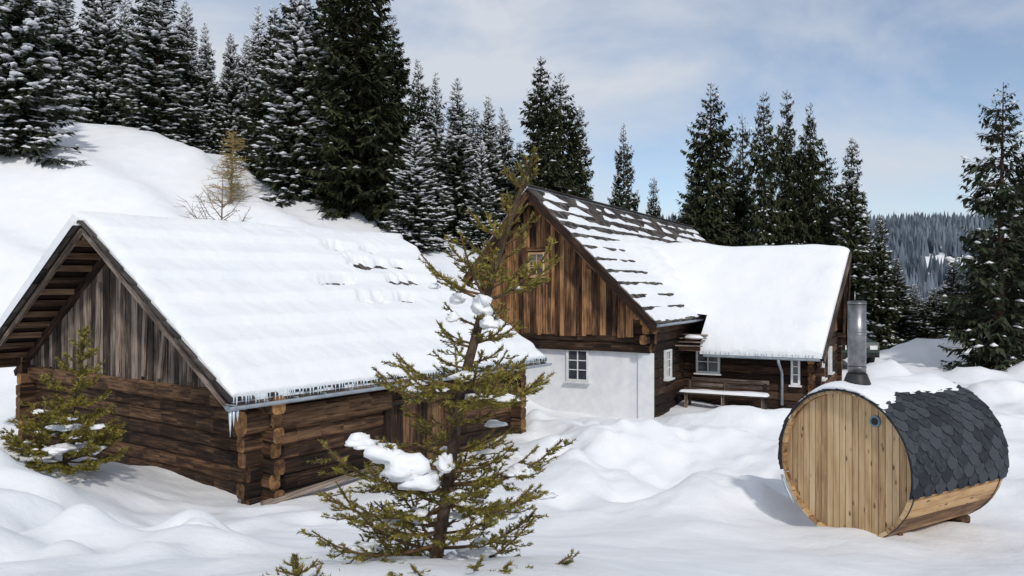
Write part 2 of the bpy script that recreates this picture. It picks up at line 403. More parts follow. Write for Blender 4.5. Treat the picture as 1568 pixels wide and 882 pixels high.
        for (hs,ht,rs,rt) in HOLES:
            q=((s-hs)/rs)**2+((t-ht+.14*N(s*9,t*9))/rt)**2
            if q<4: x-=.50*math.exp(-q*.9)*(.8+.9*N(t*8,s*8,2))
        return x
    def tof(s,a):
        t0=T0-.13 if s>RS+.05 else T0+.02
        return t0+(T1+.02-t0)*a
    def Ph(s,a,z): return P(s,tof(s,a),z)
    heightsheet(sn,Ph,SE0-.05,SE1+.05,0,1,300,190,lambda s,a:RZ-TAN*(abs(s-RS) if abs(s-RS)>.15 else .075+abs(s-RS)**2/.3),lambda s,a:th(s,tof(s,a)),skirt=-.03)
    sn.obj('roof_snow',E)
    gu=MB()
    zg=zr(SE0)-.10; pr=[]
    R_=.075
    for i in range(9):
        a=math.pi*i/8; pr.append((SE0-.10+R_*math.cos(a),zg-R_*math.sin(a)))
    for (s1,z1),(s2,z2) in zip(pr,pr[1:]):
        for o,fl in((0,0),(.006,1)):
            q=[P(s1,T0-.1,z1-o),P(s1,T1+.1,z1-o),P(s2,T1+.1,z2-o),P(s2,T0-.1,z2-o)]
            gu.poly(q if fl else q[::-1],'gutter_metal')
    t=T0
    while t<T1: gu.box(P(SE0-.05,t,zg+.01),A.v*.22,A.u*.025,UP*.02,'gutter_metal'); t+=.6
    gu.beam(P(SE0-.03,T0,zg+.0),P(SE0-.03,T1,zg+.0),.03,.12,'board_grey')
    gu.obj('gutter',E)
    ic=MB()
    t=T0
    while t<T1:
        L=random.uniform(.06,.15)*(1.3 if t<0 else 1); w=random.uniform(.010,.02)
        s=SE0-.12; ic.tube([P(s,t,zr(SE0)+.06),P(s,t,zr(SE0)+.04-L*.6),P(s,t,zr(SE0)+.03-L)],[w,w*.6,.001],'ice',5)
        t+=random.uniform(.04,.11)
    for dx,L in((0,.42),(.06,.28),(.13,.2)): ic.tube([P(SE0-.1,T0-.05+dx,zg-.06),P(SE0-.1,T0-.05+dx,zg-.06-L*.5),P(SE0-.1,T0-.05+dx,zg-.06-L)],[.03,.018,.002],'ice',6)
    ic.obj('icicles',E)
    b2=MB(); b2.beam(P(-.3,-.2,-3.55),P(-.3,2.4,-3.42),.1,.08,'board_grey',r=1.0); b2.obj('base_plank',E)
left_hut()

# ================================================================ MAIN HOUSE + WING
def main_house():
    B=Frame(3.97,22.4,28); P=B.P; E=empty('alpine_chalet'); u,v=B.u,B.v
    RS,RZ=3.55,2.92; SR,SL=-.31,5.69; T0,T1=-.8,17.2
    zr=lambda s: RZ-1.0*(RS-s) if s<RS else RZ-1.2*(s-RS)
    w=MB()
    w.box(P(2.72,1.6,-2.85),v*5.3,u*3.2,UP*2.1,'stucco')
    w.box(P(.20,-.02,-2.87),v*.44,u*.10,UP*2.06,'stucco')
    w.obj('stucco_base',E)
    l=MB()
    for i,zz in enumerate((-1.70,-1.44)):
        l.log(P(.05-.15*i,-.06,zz),P(5.75,-.06,zz),.24,.25,'log_brown','log_end')
    z=-3.9;k=0
    while z<-.75:
        zz=z+.13
        a=.10 if z<-1.8 else -.35-.15*(k%2)
        l.log(P(.12,a,zz),P(.12,16.6,zz),.2,.255,'log_dark','log_end')
        l.log(P(5.25,-.3 if z>-1.8 else 3.25,zz),P(5.25,16.6,zz),.2,.255,'log_dark','log_end')
        l.log(P(-.2,16.4,zz),P(5.6,16.4,zz),.2,.255,'log_dark','log_end')
        z+=.26;k+=1
    z=-1.2
    while z<.3:
        l.log(P(5.25,-.3,z),P(5.25,16.6,z),.2,.255,'log_dark','log_end'); z+=.26
    for i in range(2): l.log(P(-.1-.06*(i%2),-.03,-1.15+i*.25-.05),P(.75,-.03,-1.15+i*.25-.05),.22,.24,'log_brown','log_end')
    l.log(P(.28,-.03,-.70),P(.8,-.03,-.70),.22,.24,'log_brown','log_end')
    l.obj('log_walls',E)
    g=MB()
    for tt in(-.14,16.6):
        s=.52
        while s<5.5:
            wd=min(random.uniform(.14,.24),5.52-s); a,b_=s+.006,s+wd-.006; o=random.uniform(0,.03)
            za,zb=zr(a)-.14,zr(b_)-.14; z0=-1.34-.08*random.random()
            if min(za,zb)>z0+.1:
                mids=[(a,b_,z0,za,zb)]
                if tt<0 and a>3.15 and b_<4.0: mids=[(a,b_,z0,.3,.3),(a,b_,1.12,za,zb)]
                rr=random.random()
                for (aa,bb,q0,qa,qb) in mids:
                    c=[P(aa,tt-o,q0),P(aa,tt-.035-o,q0),P(bb,tt-.035-o,q0),P(bb,tt-o,q0),P(aa,tt-o,qa),P(aa,tt-.035-o,qa),P(bb,tt-.035-o,qb),P(bb,tt-o,qb)]
                    g.hexa(c,'board_warm',L=UP,r=rr)
            s+=wd
    g.poly([P(.3,-.08,-1.4),P(5.4,-.08,-1.4),P(5.4,-.08,.4),P(3.55,-.08,2.6),P(.3,-.08,-.6)],'log_dark',L=UP)
    g.box(P(4.25,-.22,.1),UP*1.5,v*.05,u*.04,'board_warm')
    g.box(P(3.1,-.22,.35),UP*1.2,v*.05,u*.04,'board_warm',r=.1)
    g.obj('gable_boards',E)
    wi=MB()
    window(wi,P(3.56,-.17,.71),-v,-u,.56,.72,2,3,fr='plank_fresh',fw=.06,surround='board_warm')
    window(wi,P(2.29,-.02,-2.27),-v,-u,.70,.95,2,3)
    window(wi,P(0.0,1.35,-2.25),u,-v,.6,.85,2,3)
    window(wi,P(-.75,3.16,-2.30),-v,-u,.74,.70,2,2)
    window(wi,P(-3.35,3.16,-2.45),-v,-u,.26,.85,1,3)
    window(wi,P(-3.93,4.4,-2.35),u,-v,.6,.85,2,3)
    window(wi,P(-3.93,6.4,-2.35),u,-v,.6,.85,2,3)
    wi.obj('windows',E)
    r=MB()
    for se in(SR,SL):
        c=[P(RS,T0,RZ-.12),P(RS,T1,RZ-.12),P(se,T1,zr(se)-.12),P(se,T0,zr(se)-.12),P(RS,T0,RZ-.03),P(RS,T1,RZ-.03),P(se,T1,zr(se)-.03),P(se,T0,zr(se)-.03)]
        r.hexa(c,'log_dark')
        n=11 if se<0 else 8; sl=[RS+(se-RS)*i/n for i in range(n+1)]
        shingles(r,P,sl,zr,T0-.05,T1+.05,.26,'shingle_wood')
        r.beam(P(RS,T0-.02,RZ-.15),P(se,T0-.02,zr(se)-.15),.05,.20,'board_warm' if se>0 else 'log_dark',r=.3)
        r.beam(P(RS,T0+.1,RZ-.26),P(se,T0+.1,zr(se)-.26),.09,.15,'board_warm')
    r.beam(P(RS+.02,T0-.1,RZ+.09),P(RS+.02,T1+.1,RZ+.09),.24,.035,'shingle_wood')
    for s in (RS,RS-1.9,SR+.55,RS+1.15,5.3):
        r.log(P(s,-.72,zr(s)-.38),P(s,1.0,zr(s)-.38),.2,.2,'log_brown','log_end')
    r.log(P(.06,-.5,-.92),P(.06,4.2,-.92),.16,.16,'log_dark')
    r.obj('shingle_roof',E)
    gu=MB()
    def gutter(p0,p1,sd,R_=.07):
        pr=[]
        for i in range(9):
            a=math.pi*i/8; pr.append((math.cos(a)*R_,-math.sin(a)*R_))
        for (a1,z1),(a2,z2) in zip(pr,pr[1:]):
            for o in (0,.006):
                q=[p0+sd*a1+UP*(z1-o),p1+sd*a1+UP*(z1-o),p1+sd*a2+UP*(z2-o),p0+sd*a2+UP*(z2-o)]
                gu.poly(q if o else q[::-1],'gutter_metal')
    gutter(P(SR-.08,T0-.05,zr(SR)-.05),P(SR-.08,3.9,zr(SR)-.05),v)
    WZ=-1.98
    gutter(P(-.75,2.60,WZ-.05),P(-4.1,2.60,WZ-.05),u)
    gu.tube([P(-2.95,2.60,WZ-.1),P(-2.95,2.62,WZ-.2),P(-2.97,3.05,WZ-.5),P(-2.97,3.12,WZ-.6),P(-2.97,3.12,-3.5)],.045,'gutter_metal',10)
    gu.obj('gutters',E)
    TE,TR,ZE,ZR=2.68,6.15,-1.95,1.22; TB=TR+(TR-TE)
    tn=(ZR-ZE)/(TR-TE); zw=lambda t: ZR-tn*abs(t-TR)
    ww=MB(); z=-3.9;k=0
    while z<-1.6:
        zz=z+.13
        ww.log(P(.05,3.3,zz),P(-4.05-.1*(k%2),3.3,zz),.2,.255,'log_dark','log_end')
        ww.log(P(-3.8,3.05,zz+.1),P(-3.8,9.3,zz+.1),.2,.255,'log_brown','log_end')
        ww.log(P(.05,9.1,zz),P(-4.05,9.1,zz),.2,.255,'log_dark','log_end')
        z+=.26;k+=1
    t=3.25
    while t<9.1:
        wd=.2; a,b_=t+.006,t+wd-.006; za,zb=zw(a)-.12,zw(b_)-.12
        if min(za,zb)>-1.45:
            ww.hexa([P(-3.9,a,-1.5),P(-3.94,a,-1.5),P(-3.94,b_,-1.5),P(-3.9,b_,-1.5),P(-3.9,a,za),P(-3.94,a,za),P(-3.94,b_,zb),P(-3.9,b_,zb)],'board_warm',L=UP)
        t+=wd
    ww.obj('wing_walls',E)
    wr=MB()
    rw=lambda t:-4.16-.42*(1-abs(t-TR)/(TR-TE))
    for te in(TE,TB):
        for (ta,tb_,s0) in((TE if te==TE else TB,TE+1.1 if te==TE else TB-1.1,-.60),(TE+1.1 if te==TE else TB-1.1,TR,1.4)):
            c=[P(s0,ta,zw(ta)-.12),P(rw(ta),ta,zw(ta)-.12),P(rw(tb_),tb_,zw(tb_)-.12),P(s0,tb_,zw(tb_)-.12),
               P(s0,ta,zw(ta)),P(rw(ta),ta,zw(ta)),P(rw(tb_),tb_,zw(tb_)),P(s0,tb_,zw(tb_))]
            wr.hexa(c,'log_dark')
        wr.beam(P(rw(TR)-.02,TR,ZR-.13),P(rw(te)-.02,te,zw(te)-.13),.05,.24,'board_grey')
        wr.beam(P(rw(TR)+.1,TR,ZR-.26),P(rw(te)+.1,te,zw(te)-.26),.1,.14,'log_brown')
    for tt in(TR,TE+.6,TE+2,TB-.6): wr.log(P(-3.7,tt,zw(tt)-.26),P(rw(tt)+.05,tt,zw(tt)-.26),.18,.18,'log_brown','log_end')
    for i in range(4):
        t=2.15+i*.24
        wr.box(P(-.42,t,-1.75+.10*i),v*(.72+.1*random.random()),u*.2,UP*.03,'board_grey',r=.9)
    wr.beam(P(-.1,2.2,-1.85),P(-.75,2.2,-1.85),.08,.1,'log_brown')
    wr.obj('wing_roof',E)
    sn=MB()
    sn.blob(P(-.45,2.6,-1.53),.3,.3,.09,'snow',2.0,.3)
    def thw(s,t):
        e=rw(t)
        d=min(t-TE+.06,TB-t+.06)
        x=.34+.10*N(s*.45,t*.45,3)+.03*N(s*1.6,t*1.6,4)
        x*=.35+.65*rnd_edge(d+.05*N(s*2.5,0,3),.40)
        de=s-e
        x*=.5+.5*rnd_edge(de,.55)
        x+=.045*math.sin(t*8+3*N(t*1.3,s*.8))*sm((1.0-de)/.9)
        if s>-.9: x+=.20*sm((s+.9)/1.6)*sm((t-TE-.3)/1.2)
        return x
    def Pw(a,t,z):
        s=2.3+(rw(t)-2.3)*a
        return P(s,t,z)
    basew=lambda a,t: ZR-tn*(abs(t-TR) if abs(t-TR)>.3 else .15+(t-TR)**2/.6)
    heightsheet(sn,Pw,0,1,TE-.06,TB+.06,130,140,basew,lambda a,t:thw(2.3+(rw(t)-2.3)*a,t),mask=lambda a,t:(2.3+(rw(t)-2.3)*a)>-.62 and t<TE+.85)
    ND=3.86/11
    def thm(s,t):
        d=min(t-T0,T1-t)
        if s<RS:
            row=(RS-s)/ND; f=row-math.floor(row); k=math.floor(row)
            x=.062+.05*N(s*.8,t*.5,11)+.05*N(t*1.6,k*4.3,6)
            x+=.15*(f-.42) if f<.80 else .087-.085*(f-.80)/.2*2.1
            up=1-(RS-s)/3.86
            x-=.085*sm((up-.35)/.6)*(1+1.2*N(t*.9,k*2.7,9))
            x+=.03*sm((.12-up)/.12)
            x+=.30*sm((t-3.0+(up*1.6))/2.0)*sm((.74-up)/.3)*sm((9.5-t)/2)
        else:
            x=.10+.05*N(s,t,3)
        x*=.4+.6*rnd_edge(min(d,s-SR+.05,SL-s+.05),.15)
        if abs(s-RS)<.12: x=min(x,.13)
        return x
    heightsheet(sn,P,SR-.03,SL,T0+.02,T1,210,330,lambda s,t:zr(s)+.03,thm)
    sn.obj('roof_snow',E)
    ic=MB(); s=-.75
    while s>-4.1:
        L=random.uniform(.04,.16); wd=random.uniform(.008,.018)
        ic.tube([P(s,2.6,WZ+.05),P(s,2.6,WZ+.05-L)],[wd,.001],'ice',5); s-=random.uniform(.06,.2)
    ic.obj('icicles',E)
    return B
B=main_house()

# ================================================================ BENCH
def bench():
    P=B.P; E=empty('garden_bench'); m=MB(); u,v=B.u,B.v
    for i in range(3): m.box(P(-1.45,2.05+i*.13,-3.16),v*2.7,u*.115,UP*.04,'board_grey',r=.3)
    m.obj('seat',E)
    m=MB()
    for i in range(2): m.box(P(-1.55,2.55,-2.95+i*.16),v*2.3,u*.035,UP*.12,'board_grey',r=.4)
    m.obj('backrest',E)
    m=MB()
    for s in(-.35,-1.45,-2.6):
        m.box(P(s,2.1,-3.4),UP*.44,v*.08,u*.08,'board_grey'); m.box(P(s,2.5,-3.25),UP*.86,v*.08,u*.06,'board_grey')
    m.obj('legs',E)
    m=MB()
    heightsheet(m,P,-.15,-2.75,2.0,2.4,50,10,lambda s,t:-3.14,lambda s,t:(.07+.04*N(s*2,t*2))*rnd_edge(min(t-2.0,2.4-t,-.15-s,s+2.75),.08))
    m.obj('bench_snow',E)
bench()

# ================================================================ BARREL SAUNA
def sauna():
    E=empty('barrel_sauna'); c0=V3((4.69,11.3,-2.51)); a=V3((.848,.53,0)).normalized(); w=V3((a.y,-a.x,0)); R=1.06; L=2.3
    def Q(th,l,r=R): return c0+a*l+(w*math.cos(th)+UP*math.sin(th))*r
    m=MB(); n=44
    for i in range(n):
        t0=2*math.pi*i/n+.004; t1=2*math.pi*(i+1)/n-.004; rr=random.random()
        off=(random.random()*50,random.random()*50)
        m.poly([Q(t0,0),Q(t0,L),Q(t1,L),Q(t1,0)],'stave',rr,a,off)
        m.poly([Q(t0,0,R-.05),Q(t1,0,R-.05),Q(t1,L,R-.05),Q(t0,L,R-.05)],'stave',rr,a,off)
        m.poly([Q(t0,0),Q(t1,0),Q(t1,0,R-.05),Q(t0,0,R-.05)],'plank_fresh',rr,a,off)
        m.poly([Q(t1,L),Q(t0,L),Q(t0,L,R-.05),Q(t1,L,R-.05)],'plank_fresh',rr,a,off)
        m.poly([Q(t0,0,R),Q(t0,0,R-.05),Q(t0,L,R-.05),Q(t0,L,R)],'stave',rr,a,off)
        m.poly([Q(t1,0,R-.05),Q(t1,0,R),Q(t1,L,R),Q(t1,L,R-.05)],'stave',rr,a,off)
    m.obj('staves',E)
    m=MB()
    for (l,nn) in((.07,-1),(L-.07,1)):
        r0=R-.045; x=-r0; wd=.1015
        while x<r0-.001:
            x2=min(x+wd,r0); g=.003; rr=random.random(); off=(random.random()*50,random.random()*50)
            xa,xb=x+g,x2-g
            if xb<=xa: break
            K=4; top=[];bot=[]
            for k in range(K+1):
                xx=xa+(xb-xa)*k/K; hh=math.sqrt(max(0,r0*r0-xx*xx))
                top.append(c0+w*xx+UP*hh+a*l); bot.append(c0+w*xx-UP*hh+a*l)
            m.poly(bot+top[::-1],'plank_fresh',rr,UP,off)
            x=x2
        m.poly([c0+a*(l+.012*-nn)+(w*math.cos(2*math.pi*k/48)+UP*math.sin(2*math.pi*k/48))*r0 for k in range(48)],'log_brown',.2,UP)
    m.obj('end_planks',E)
    m=MB()
    for l in(.035,L-.1):
        K=60
        for k in range(K):
            t0,t1=2*math.pi*k/K,2*math.pi*(k+1)/K
            m.poly([Q(t0,l,R+.006),Q(t0,l+.028,R+.006),Q(t1,l+.028,R+.006),Q(t1,l,R+.006)],'black_metal')
            m.poly([Q(t1,l,R),Q(t1,l,R+.006),Q(t0,l,R+.006),Q(t0,l,R)],'black_metal')
    m.tube([Q(math.radians(198+i*6),-.02,R+.03) for i in range(5)],.022,'gutter_metal',8)
    m.obj('bands',E)
    m=MB()
    A0,A1=math.radians(-14),math.radians(194); rows=26; dA=(A1-A0)/2/(rows//2)
    half=rows//2
    for side in(0,1):
        for k in range(half):
            lo=(A0+dA*k) if side==0 else (A1-dA*k); sg=1 if side==0 else -1
            n=9; tw=(L+.12)/n
            for i in range(-1,n+1):
                x0=-.06+tw*(i+(.5 if k%2 else 0)); x1=x0+tw
                cx0=max(x0,-.06);cx1=min(x1,L+.06)
                if cx1-cx0<.03: continue
                rr=random.random(); g=.006; r0=R+.022; r1=R+.014
                xi0=max(x0+tw*.28,cx0); xi1=min(x1-tw*.28,cx1)
                A=lambda q:lo+sg*dA*q
                pts=[(A(0),xi0+g if xi0>cx0 else cx0,r0),(A(0),xi1-g if xi1<cx1 else cx1,r0),(A(.55),cx1-g,r0-.004),(A(1.5),cx1-g,r1-.008),(A(1.5),cx0+g,r1-.008),(A(.55),cx0+g,r0-.004)]
                if xi1<=xi0: continue
                top=[Q(p[0],p[1],p[2]+.006) for p in pts]
                bot=[Q(p[0],p[1],p[2]-.010) for p in pts]
                if sg<0: top=top[::-1];bot=bot[::-1]
                m.poly(top[::-1],'bitumen',rr)
                nn=len(top)
                for q in range(nn): m.poly([top[q],bot[q],bot[(q+1)%nn],top[(q+1)%nn]][::-1],'bitumen',rr*.4)
    K=50
    for k in range(K):
        t0=A0+(A1-A0)*k/K;t1=A0+(A1-A0)*(k+1)/K
        m.poly([Q(t0,-.05,R+.004),Q(t0,L+.05,R+.004),Q(t1,L+.05,R+.004),Q(t1,-.05,R+.004)],'bitumen',.3)
        m.poly([Q(t1,-.05,R-.012),Q(t1,-.05,R+.016),Q(t0,-.05,R+.016),Q(t0,-.05,R-.012)],'bitumen',.1)
        m.poly([Q(t0,L+.05,R-.012),Q(t0,L+.05,R+.016),Q(t1,L+.05,R+.016),Q(t1,L+.05,R-.012)],'bitumen',.1)
    m.obj('roof_shingles',E)
    m=MB()
    def Ps(l,th,z): return Q(th,l,R+.02+z)
    def ths(l,th):
        q=(th-math.radians(97))/(math.radians(32)*(1+.28*N(l*2.2,3)+.12*N(l*6,1))+math.radians(14)*math.exp(-l*2))
        x=.10*(1-q*q)+.03*N(l*2,th*3)-.02
        return max(-.03,x)*(.3+.7*rnd_edge(min(l+.04,L+.04-l),.2))
    heightsheet(m,Ps,-.04,L+.04,math.radians(42),math.radians(150),60,60,lambda a_,b_:0,ths)
    m.obj('roof_snow',E)
    m=MB(); cp=c0+a*.33
    m.tube([cp+UP*(R-.06),cp+UP*(R+.02),cp+UP*(R+.05),cp+UP*(R+.2),cp+UP*(R+.22)],[.24,.24,.2,.145,.14],'black_metal',24)
    m.obj('flue_collar',E)
    m=MB()
    m.tube([cp+UP*(R+.18),cp+UP*(R+1.26)],.125,'steel',24)
    for z in(.3,.78,.82,1.22): m.tube([cp+UP*(R+z),cp+UP*(R+z+.018)],.131,'steel',24)
    m.tube([cp+UP*(R+1.26),cp+UP*(R+1.27)],.09,'black_metal',20)
    m.tube([cp+V3((-.03,0,R+1.2)),cp+V3((-.03,0,R+1.40))],.008,'steel',6)
    m.obj('chimney_pipe',E)
    m=MB(); vp=c0+w*.47+UP*.68+a*.07
    m.tube([vp,vp-a*.03],.078,'vent_blue',20); m.tube([vp-a*.03,vp-a*.038],.05,'black_metal',16)
    m.obj('vent',E)
    m=MB()
    for l in(.45,L-.3):
        K=12
        for k in range(K):
            x0=-.6+1.2*k/K;x1=-.6+1.2*(k+1)/K
            f=lambda x:-math.sqrt((R+.01)**2-x*x)
            b0=-1.3
            c=[c0+a*(l-.05)+w*x0+UP*b0,c0+a*(l-.05)+w*x1+UP*b0,c0+a*(l+.05)+w*x1+UP*b0,c0+a*(l+.05)+w*x0+UP*b0,
               c0+a*(l-.05)+w*x0+UP*max(b0+.01,f(x0)),c0+a*(l-.05)+w*x1+UP*max(b0+.01,f(x1)),c0+a*(l+.05)+w*x1+UP*max(b0+.01,f(x1)),c0+a*(l+.05)+w*x0+UP*max(b0+.01,f(x0))]
            m.hexa(c,'log_brown',L=w,r=.6)
    m.log(c0+a*(L-.75)+w*.42-UP*1.03,c0+a*(L+.12)+w*.42-UP*1.03,.14,.12,'log_brown')
    m.obj('cradle',E)
sauna()

# ================================================================ CAR behind
def car():
    E=empty('parked_car'); x0,y0=13.9,32.0; z0=gz(x0,y0)+.05
    prof=[(0,.35),(0,.75),(.1,.95),(1.0,1.05),(1.6,1.55),(3.1,1.62),(3.9,1.1),(4.2,1.0),(4.25,.4)]
    m=MB()
    def pt(l,x,z):
        inset=.14*sm((z-1.0)/.6); return V3((x0+x*(1-inset),y0+l,z0+z))
    lft=[pt(l,-.87,z) for l,z in prof]; rgt=[pt(l,.87,z) for l,z in prof]
    m.poly(lft[::-1],'car_paint'); m.poly(rgt,'car_paint')
    for i in range(len(prof)):
        j=(i+1)%len(prof); mat='glass_dark' if i in(3,5) else 'car_paint'
        m.poly([lft[i],rgt[i],rgt[j],lft[j]][::-1],mat)
    for sx in(-1,1):
        q=[(1.25,1.08),(1.7,1.48),(3.0,1.52),(3.6,1.12)]
        pp=[pt(l,sx*.885,z) for l,z in q]; m.poly(pp if sx>0 else pp[::-1],'glass_dark')
        m.box((x0+sx*.62,y0-.01,z0+.75),(.3,0,0),(0,.05,0),(0,0,.16),'white_paint')
    m.box((x0,y0-.03,z0+.45),(1.6,0,0),(0,.1,0),(0,0,.18),'rubber')
    m.obj('body',E)
    m=MB()
    for sx in(-.8,.8):
        for l in(.8,3.4): m.tube([(x0+sx-.1,y0+l,z0+.33),(x0+sx+.1,y0+l,z0+.33)],.34,'rubber',20)
    m.obj('wheels',E)
    m=MB(); m.blob((x0,y0+2.4,z0+1.62),.7,.9,.12); m.obj('car_snow',E)
car()

def fence():
    E=empty('wooden_fence'); m=MB()
    pts=[(21.5+i*1.6,41-.5*i) for i in range(8)]
    for i,(x,y) in enumerate(pts):
        z=gz(x,y); m.log((x,y,z-.3),(x+random.uniform(-.06,.06),y,z+1.05),.12,.12,'board_grey',up=V3((0,1,0)))
        if i:
            xa,ya=pts[i-1]; za=gz(xa,ya)
            for h in(.45,.85): m.beam((xa,ya-.08,za+h),(x,y-.08,z+h+random.uniform(-.05,.05)),.04,.09,'board_grey')
    m.obj('posts_and_rails',E)
fence()

# ================================================================ SPRUCES
def spruce_mesh(name,H,R,seed,snow,dens,mat,pw=.85,gap=0.0,spray=1.0):
    rg=random.Random(seed); m=MB(); rn=rg.random; un=rg.uniform
    m.tube([(0,0,-.6),(0,0,H*.3),(0,0,H*.7),(0,0,H)],[H*.016+.04,H*.012+.02,H*.005+.01,.01],'bark',7)
    z=H*.03
    while z<H*.985:
        t=z/H
        lobe=1+.14*math.sin(t*23+seed)+.12*N(t*9,seed*3.3)
        r0=R*((1-t)**pw)*.9*lobe + .14
        nb=int(5+6*(1-t)**.7)
        a0=rn()*6.28
        for bi in range(nb):
            if rn()<gap: continue
            az=a0+6.283*bi/nb+un(-.35,.35)
            L=r0*un(.55,1.15)*(1+.22*math.sin(az*2+seed+t*3))
            out=V3((math.cos(az),math.sin(az),0)); lat=V3((-out.y,out.x,0))
            pit=-.48+.85*t**1.6+un(-.14,.14)
            zz=z+un(-.12,.12)
            def pt(f): return out*(L*f)+UP*(zz+L*(pit*f+.30*f*f*f-.10*f))
            if L>.5: m.tube([pt(0),pt(.5),pt(.9)],[.028,.018,.006],'bark',3,False)
            ns=int((5+L*15)*dens)
            for k in range(ns):
                f=rn()**.62
                p=pt(f); sd=1 if rn()<.5 else -1
                wdt=(.16+.44*math.sin(math.pi*min(1,f*.85+.12)))*min(1,L*.75)
                d=(out*un(.25,.9)+lat*sd*un(.2,1)-UP*un(-.05,.95))
                d.normalize(); l=wdt*un(.55,1.2)*spray
                wv=(d.cross(UP)+V3((un(-.4,.4),un(-.4,.4),un(-.5,.5)))); wv.normalize(); wv*=l*un(.15,.27)
                q=[p,p+d*l*.45+wv,p+d*l-UP*l*.12,p+d*l*.45-wv]
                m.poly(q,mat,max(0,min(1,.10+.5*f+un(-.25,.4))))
            if snow>0:
                nsn=int(snow*(.6+L*2.4)*un(.2,1.5)+rn())
                for k in range(nsn):
                    f=un(.35,1.02); p=pt(f)+lat*un(-.22,.22)*L*.5*f+UP*.05
                    ra=un(.10,.28)*(.5+.5*min(1,L)); rb=ra*un(.45,.8); h=ra*un(.25,.5)
                    dd=(out+lat*un(-.6,.6)+UP*(pit+.5*f*f)).normalized(); ss=dd.cross(UP).normalized()
                    b0=len(m.V)
                    for q in (p+dd*ra,p+dd*ra*.4+ss*rb,p-dd*ra*.7+ss*rb*.6,p-dd*ra,p-dd*ra*.4-ss*rb,p+dd*ra*.5-ss*rb*.8): m.V.append(tuple(q))
                    m.V.append(tuple(p+UP*h)); m.V.append(tuple(p-UP*h*.4))
                    for i in range(6):
                        j=(i+1)%6
                        m.face([b0+i,b0+j,b0+6],'snow_small',.5,None,(0,0),True); m.face([b0+j,b0+i,b0+7],'snow_small',.5,None,(0,0),True)
        z+=H*.022*un(.7,1.3)*(1-.35*t)
    return m.mesh(name)
SP={}
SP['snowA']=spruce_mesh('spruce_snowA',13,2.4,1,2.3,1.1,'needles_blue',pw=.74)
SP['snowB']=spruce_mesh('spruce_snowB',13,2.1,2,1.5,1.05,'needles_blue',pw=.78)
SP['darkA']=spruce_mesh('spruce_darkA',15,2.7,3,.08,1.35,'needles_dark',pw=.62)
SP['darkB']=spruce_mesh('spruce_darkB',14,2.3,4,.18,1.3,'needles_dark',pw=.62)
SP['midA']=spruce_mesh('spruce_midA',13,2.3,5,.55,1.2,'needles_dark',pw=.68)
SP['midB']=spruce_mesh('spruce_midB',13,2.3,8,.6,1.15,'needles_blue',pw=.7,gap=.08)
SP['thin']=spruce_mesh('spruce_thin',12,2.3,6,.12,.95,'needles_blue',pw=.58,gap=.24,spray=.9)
SPH={'snowA':13,'snowB':13,'darkA':15,'darkB':14,'midA':13,'midB':13,'thin':12}
SPR={'snowA':2.4,'snowB':2.1,'darkA':2.7,'darkB':2.3,'midA':2.3,'midB':2.3,'thin':2.3}
def tree(kind,px,Y,topy,wpx):
    X=(px-784)/1220*Y; zb=gz(X,Y)-.2; zt=(441-topy)/1220*Y
    o=bpy.data.objects.new('spruce_tree',SP[kind]); S.collection.objects.link(o)
    h=zt-zb; sz=h/SPH[kind]; sx=1.06*(wpx/2/1220*Y)/(SPR[kind]+.1)
    o.location=(X,Y,zb); o.scale=(sx,sx*random.uniform(.9,1.1),sz); o.rotation_euler=(random.uniform(-.02,.02),random.uniform(-.02,.02),random.uniform(0,6.28))
random.seed(21)
T=[('snowA',25,35,-130,185),('snowA',-60,40,-60,150),('snowB',92,44,-50,110),('snowA',158,45,-60,115),('snowB',190,52,-20,80),('snowB',240,43,-60,125),('snowB',290,46,0,85),
('snowB',318,50,35,70),('snowA',352,50,50,80),('snowB',380,52,55,75),('midA',415,44,10,100),('snowB',398,55,10,80),('snowB',455,41,-60,145),('darkB',500,46,-40,130),('darkA',552,40,-120,190),('darkA',598,46,20,120),
('midB',640,50,90,85),('snowA',638,37,190,105),('snowB',700,44,118,105),('snowB',668,48,110,75),('snowB',748,50,145,90),('snowA',735,42,215,66),('snowB',775,52,165,85),('darkB',828,46,86,100),('darkA',856,48,108,105),('midA',884,50,160,75),
('midB',957,50,188,66),('midA',998,50,270,48),('thin',905,52,280,40),('darkA',1085,45,128,122),('thin',1143,50,172,74),('darkB',1172,44,138,84),('darkB',1203,45,135,82),('darkA',1242,44,155,94),('darkB',1125,47,240,84),
('midA',1297,42,210,108),('darkB',1265,46,240,90),('midA',1345,43,330,84),('midA',1372,44,395,78),('snowB',1400,46,440,60),('thin',1530,33,124,165),('darkB',1582,40,180,130),('midA',1462,40,400,90),('thin',1500,46,350,80),('midA',1432,44,440,74),('thin',1552,37,300,140),('midA',1480,39,430,70),
('darkB',1060,50,260,80),('darkB',1220,50,220,90),('midA',1320,48,300,70)]
for a in T: tree(*a)
for i in range(34):
    px=random.uniform(20,800); Y=random.uniform(56,74)
    tree(random.choice(['snowB','midB','midA','darkB']),px,Y,(30+px*.16+random.uniform(-20,50)) if px<480 else (60+px*.14+random.uniform(0,60)),random.uniform(65,90))
for i in range(10):
    tree(random.choice(['snowB','midA','darkB']),random.uniform(1020,1330),random.uniform(54,62),random.uniform(270,350),random.uniform(55,80))
for i in range(16):
    tree(random.choice(['snowB','midA','darkB']),random.uniform(1390,1600),random.uniform(60,100),random.uniform(430,470),random.uniform(30,60))

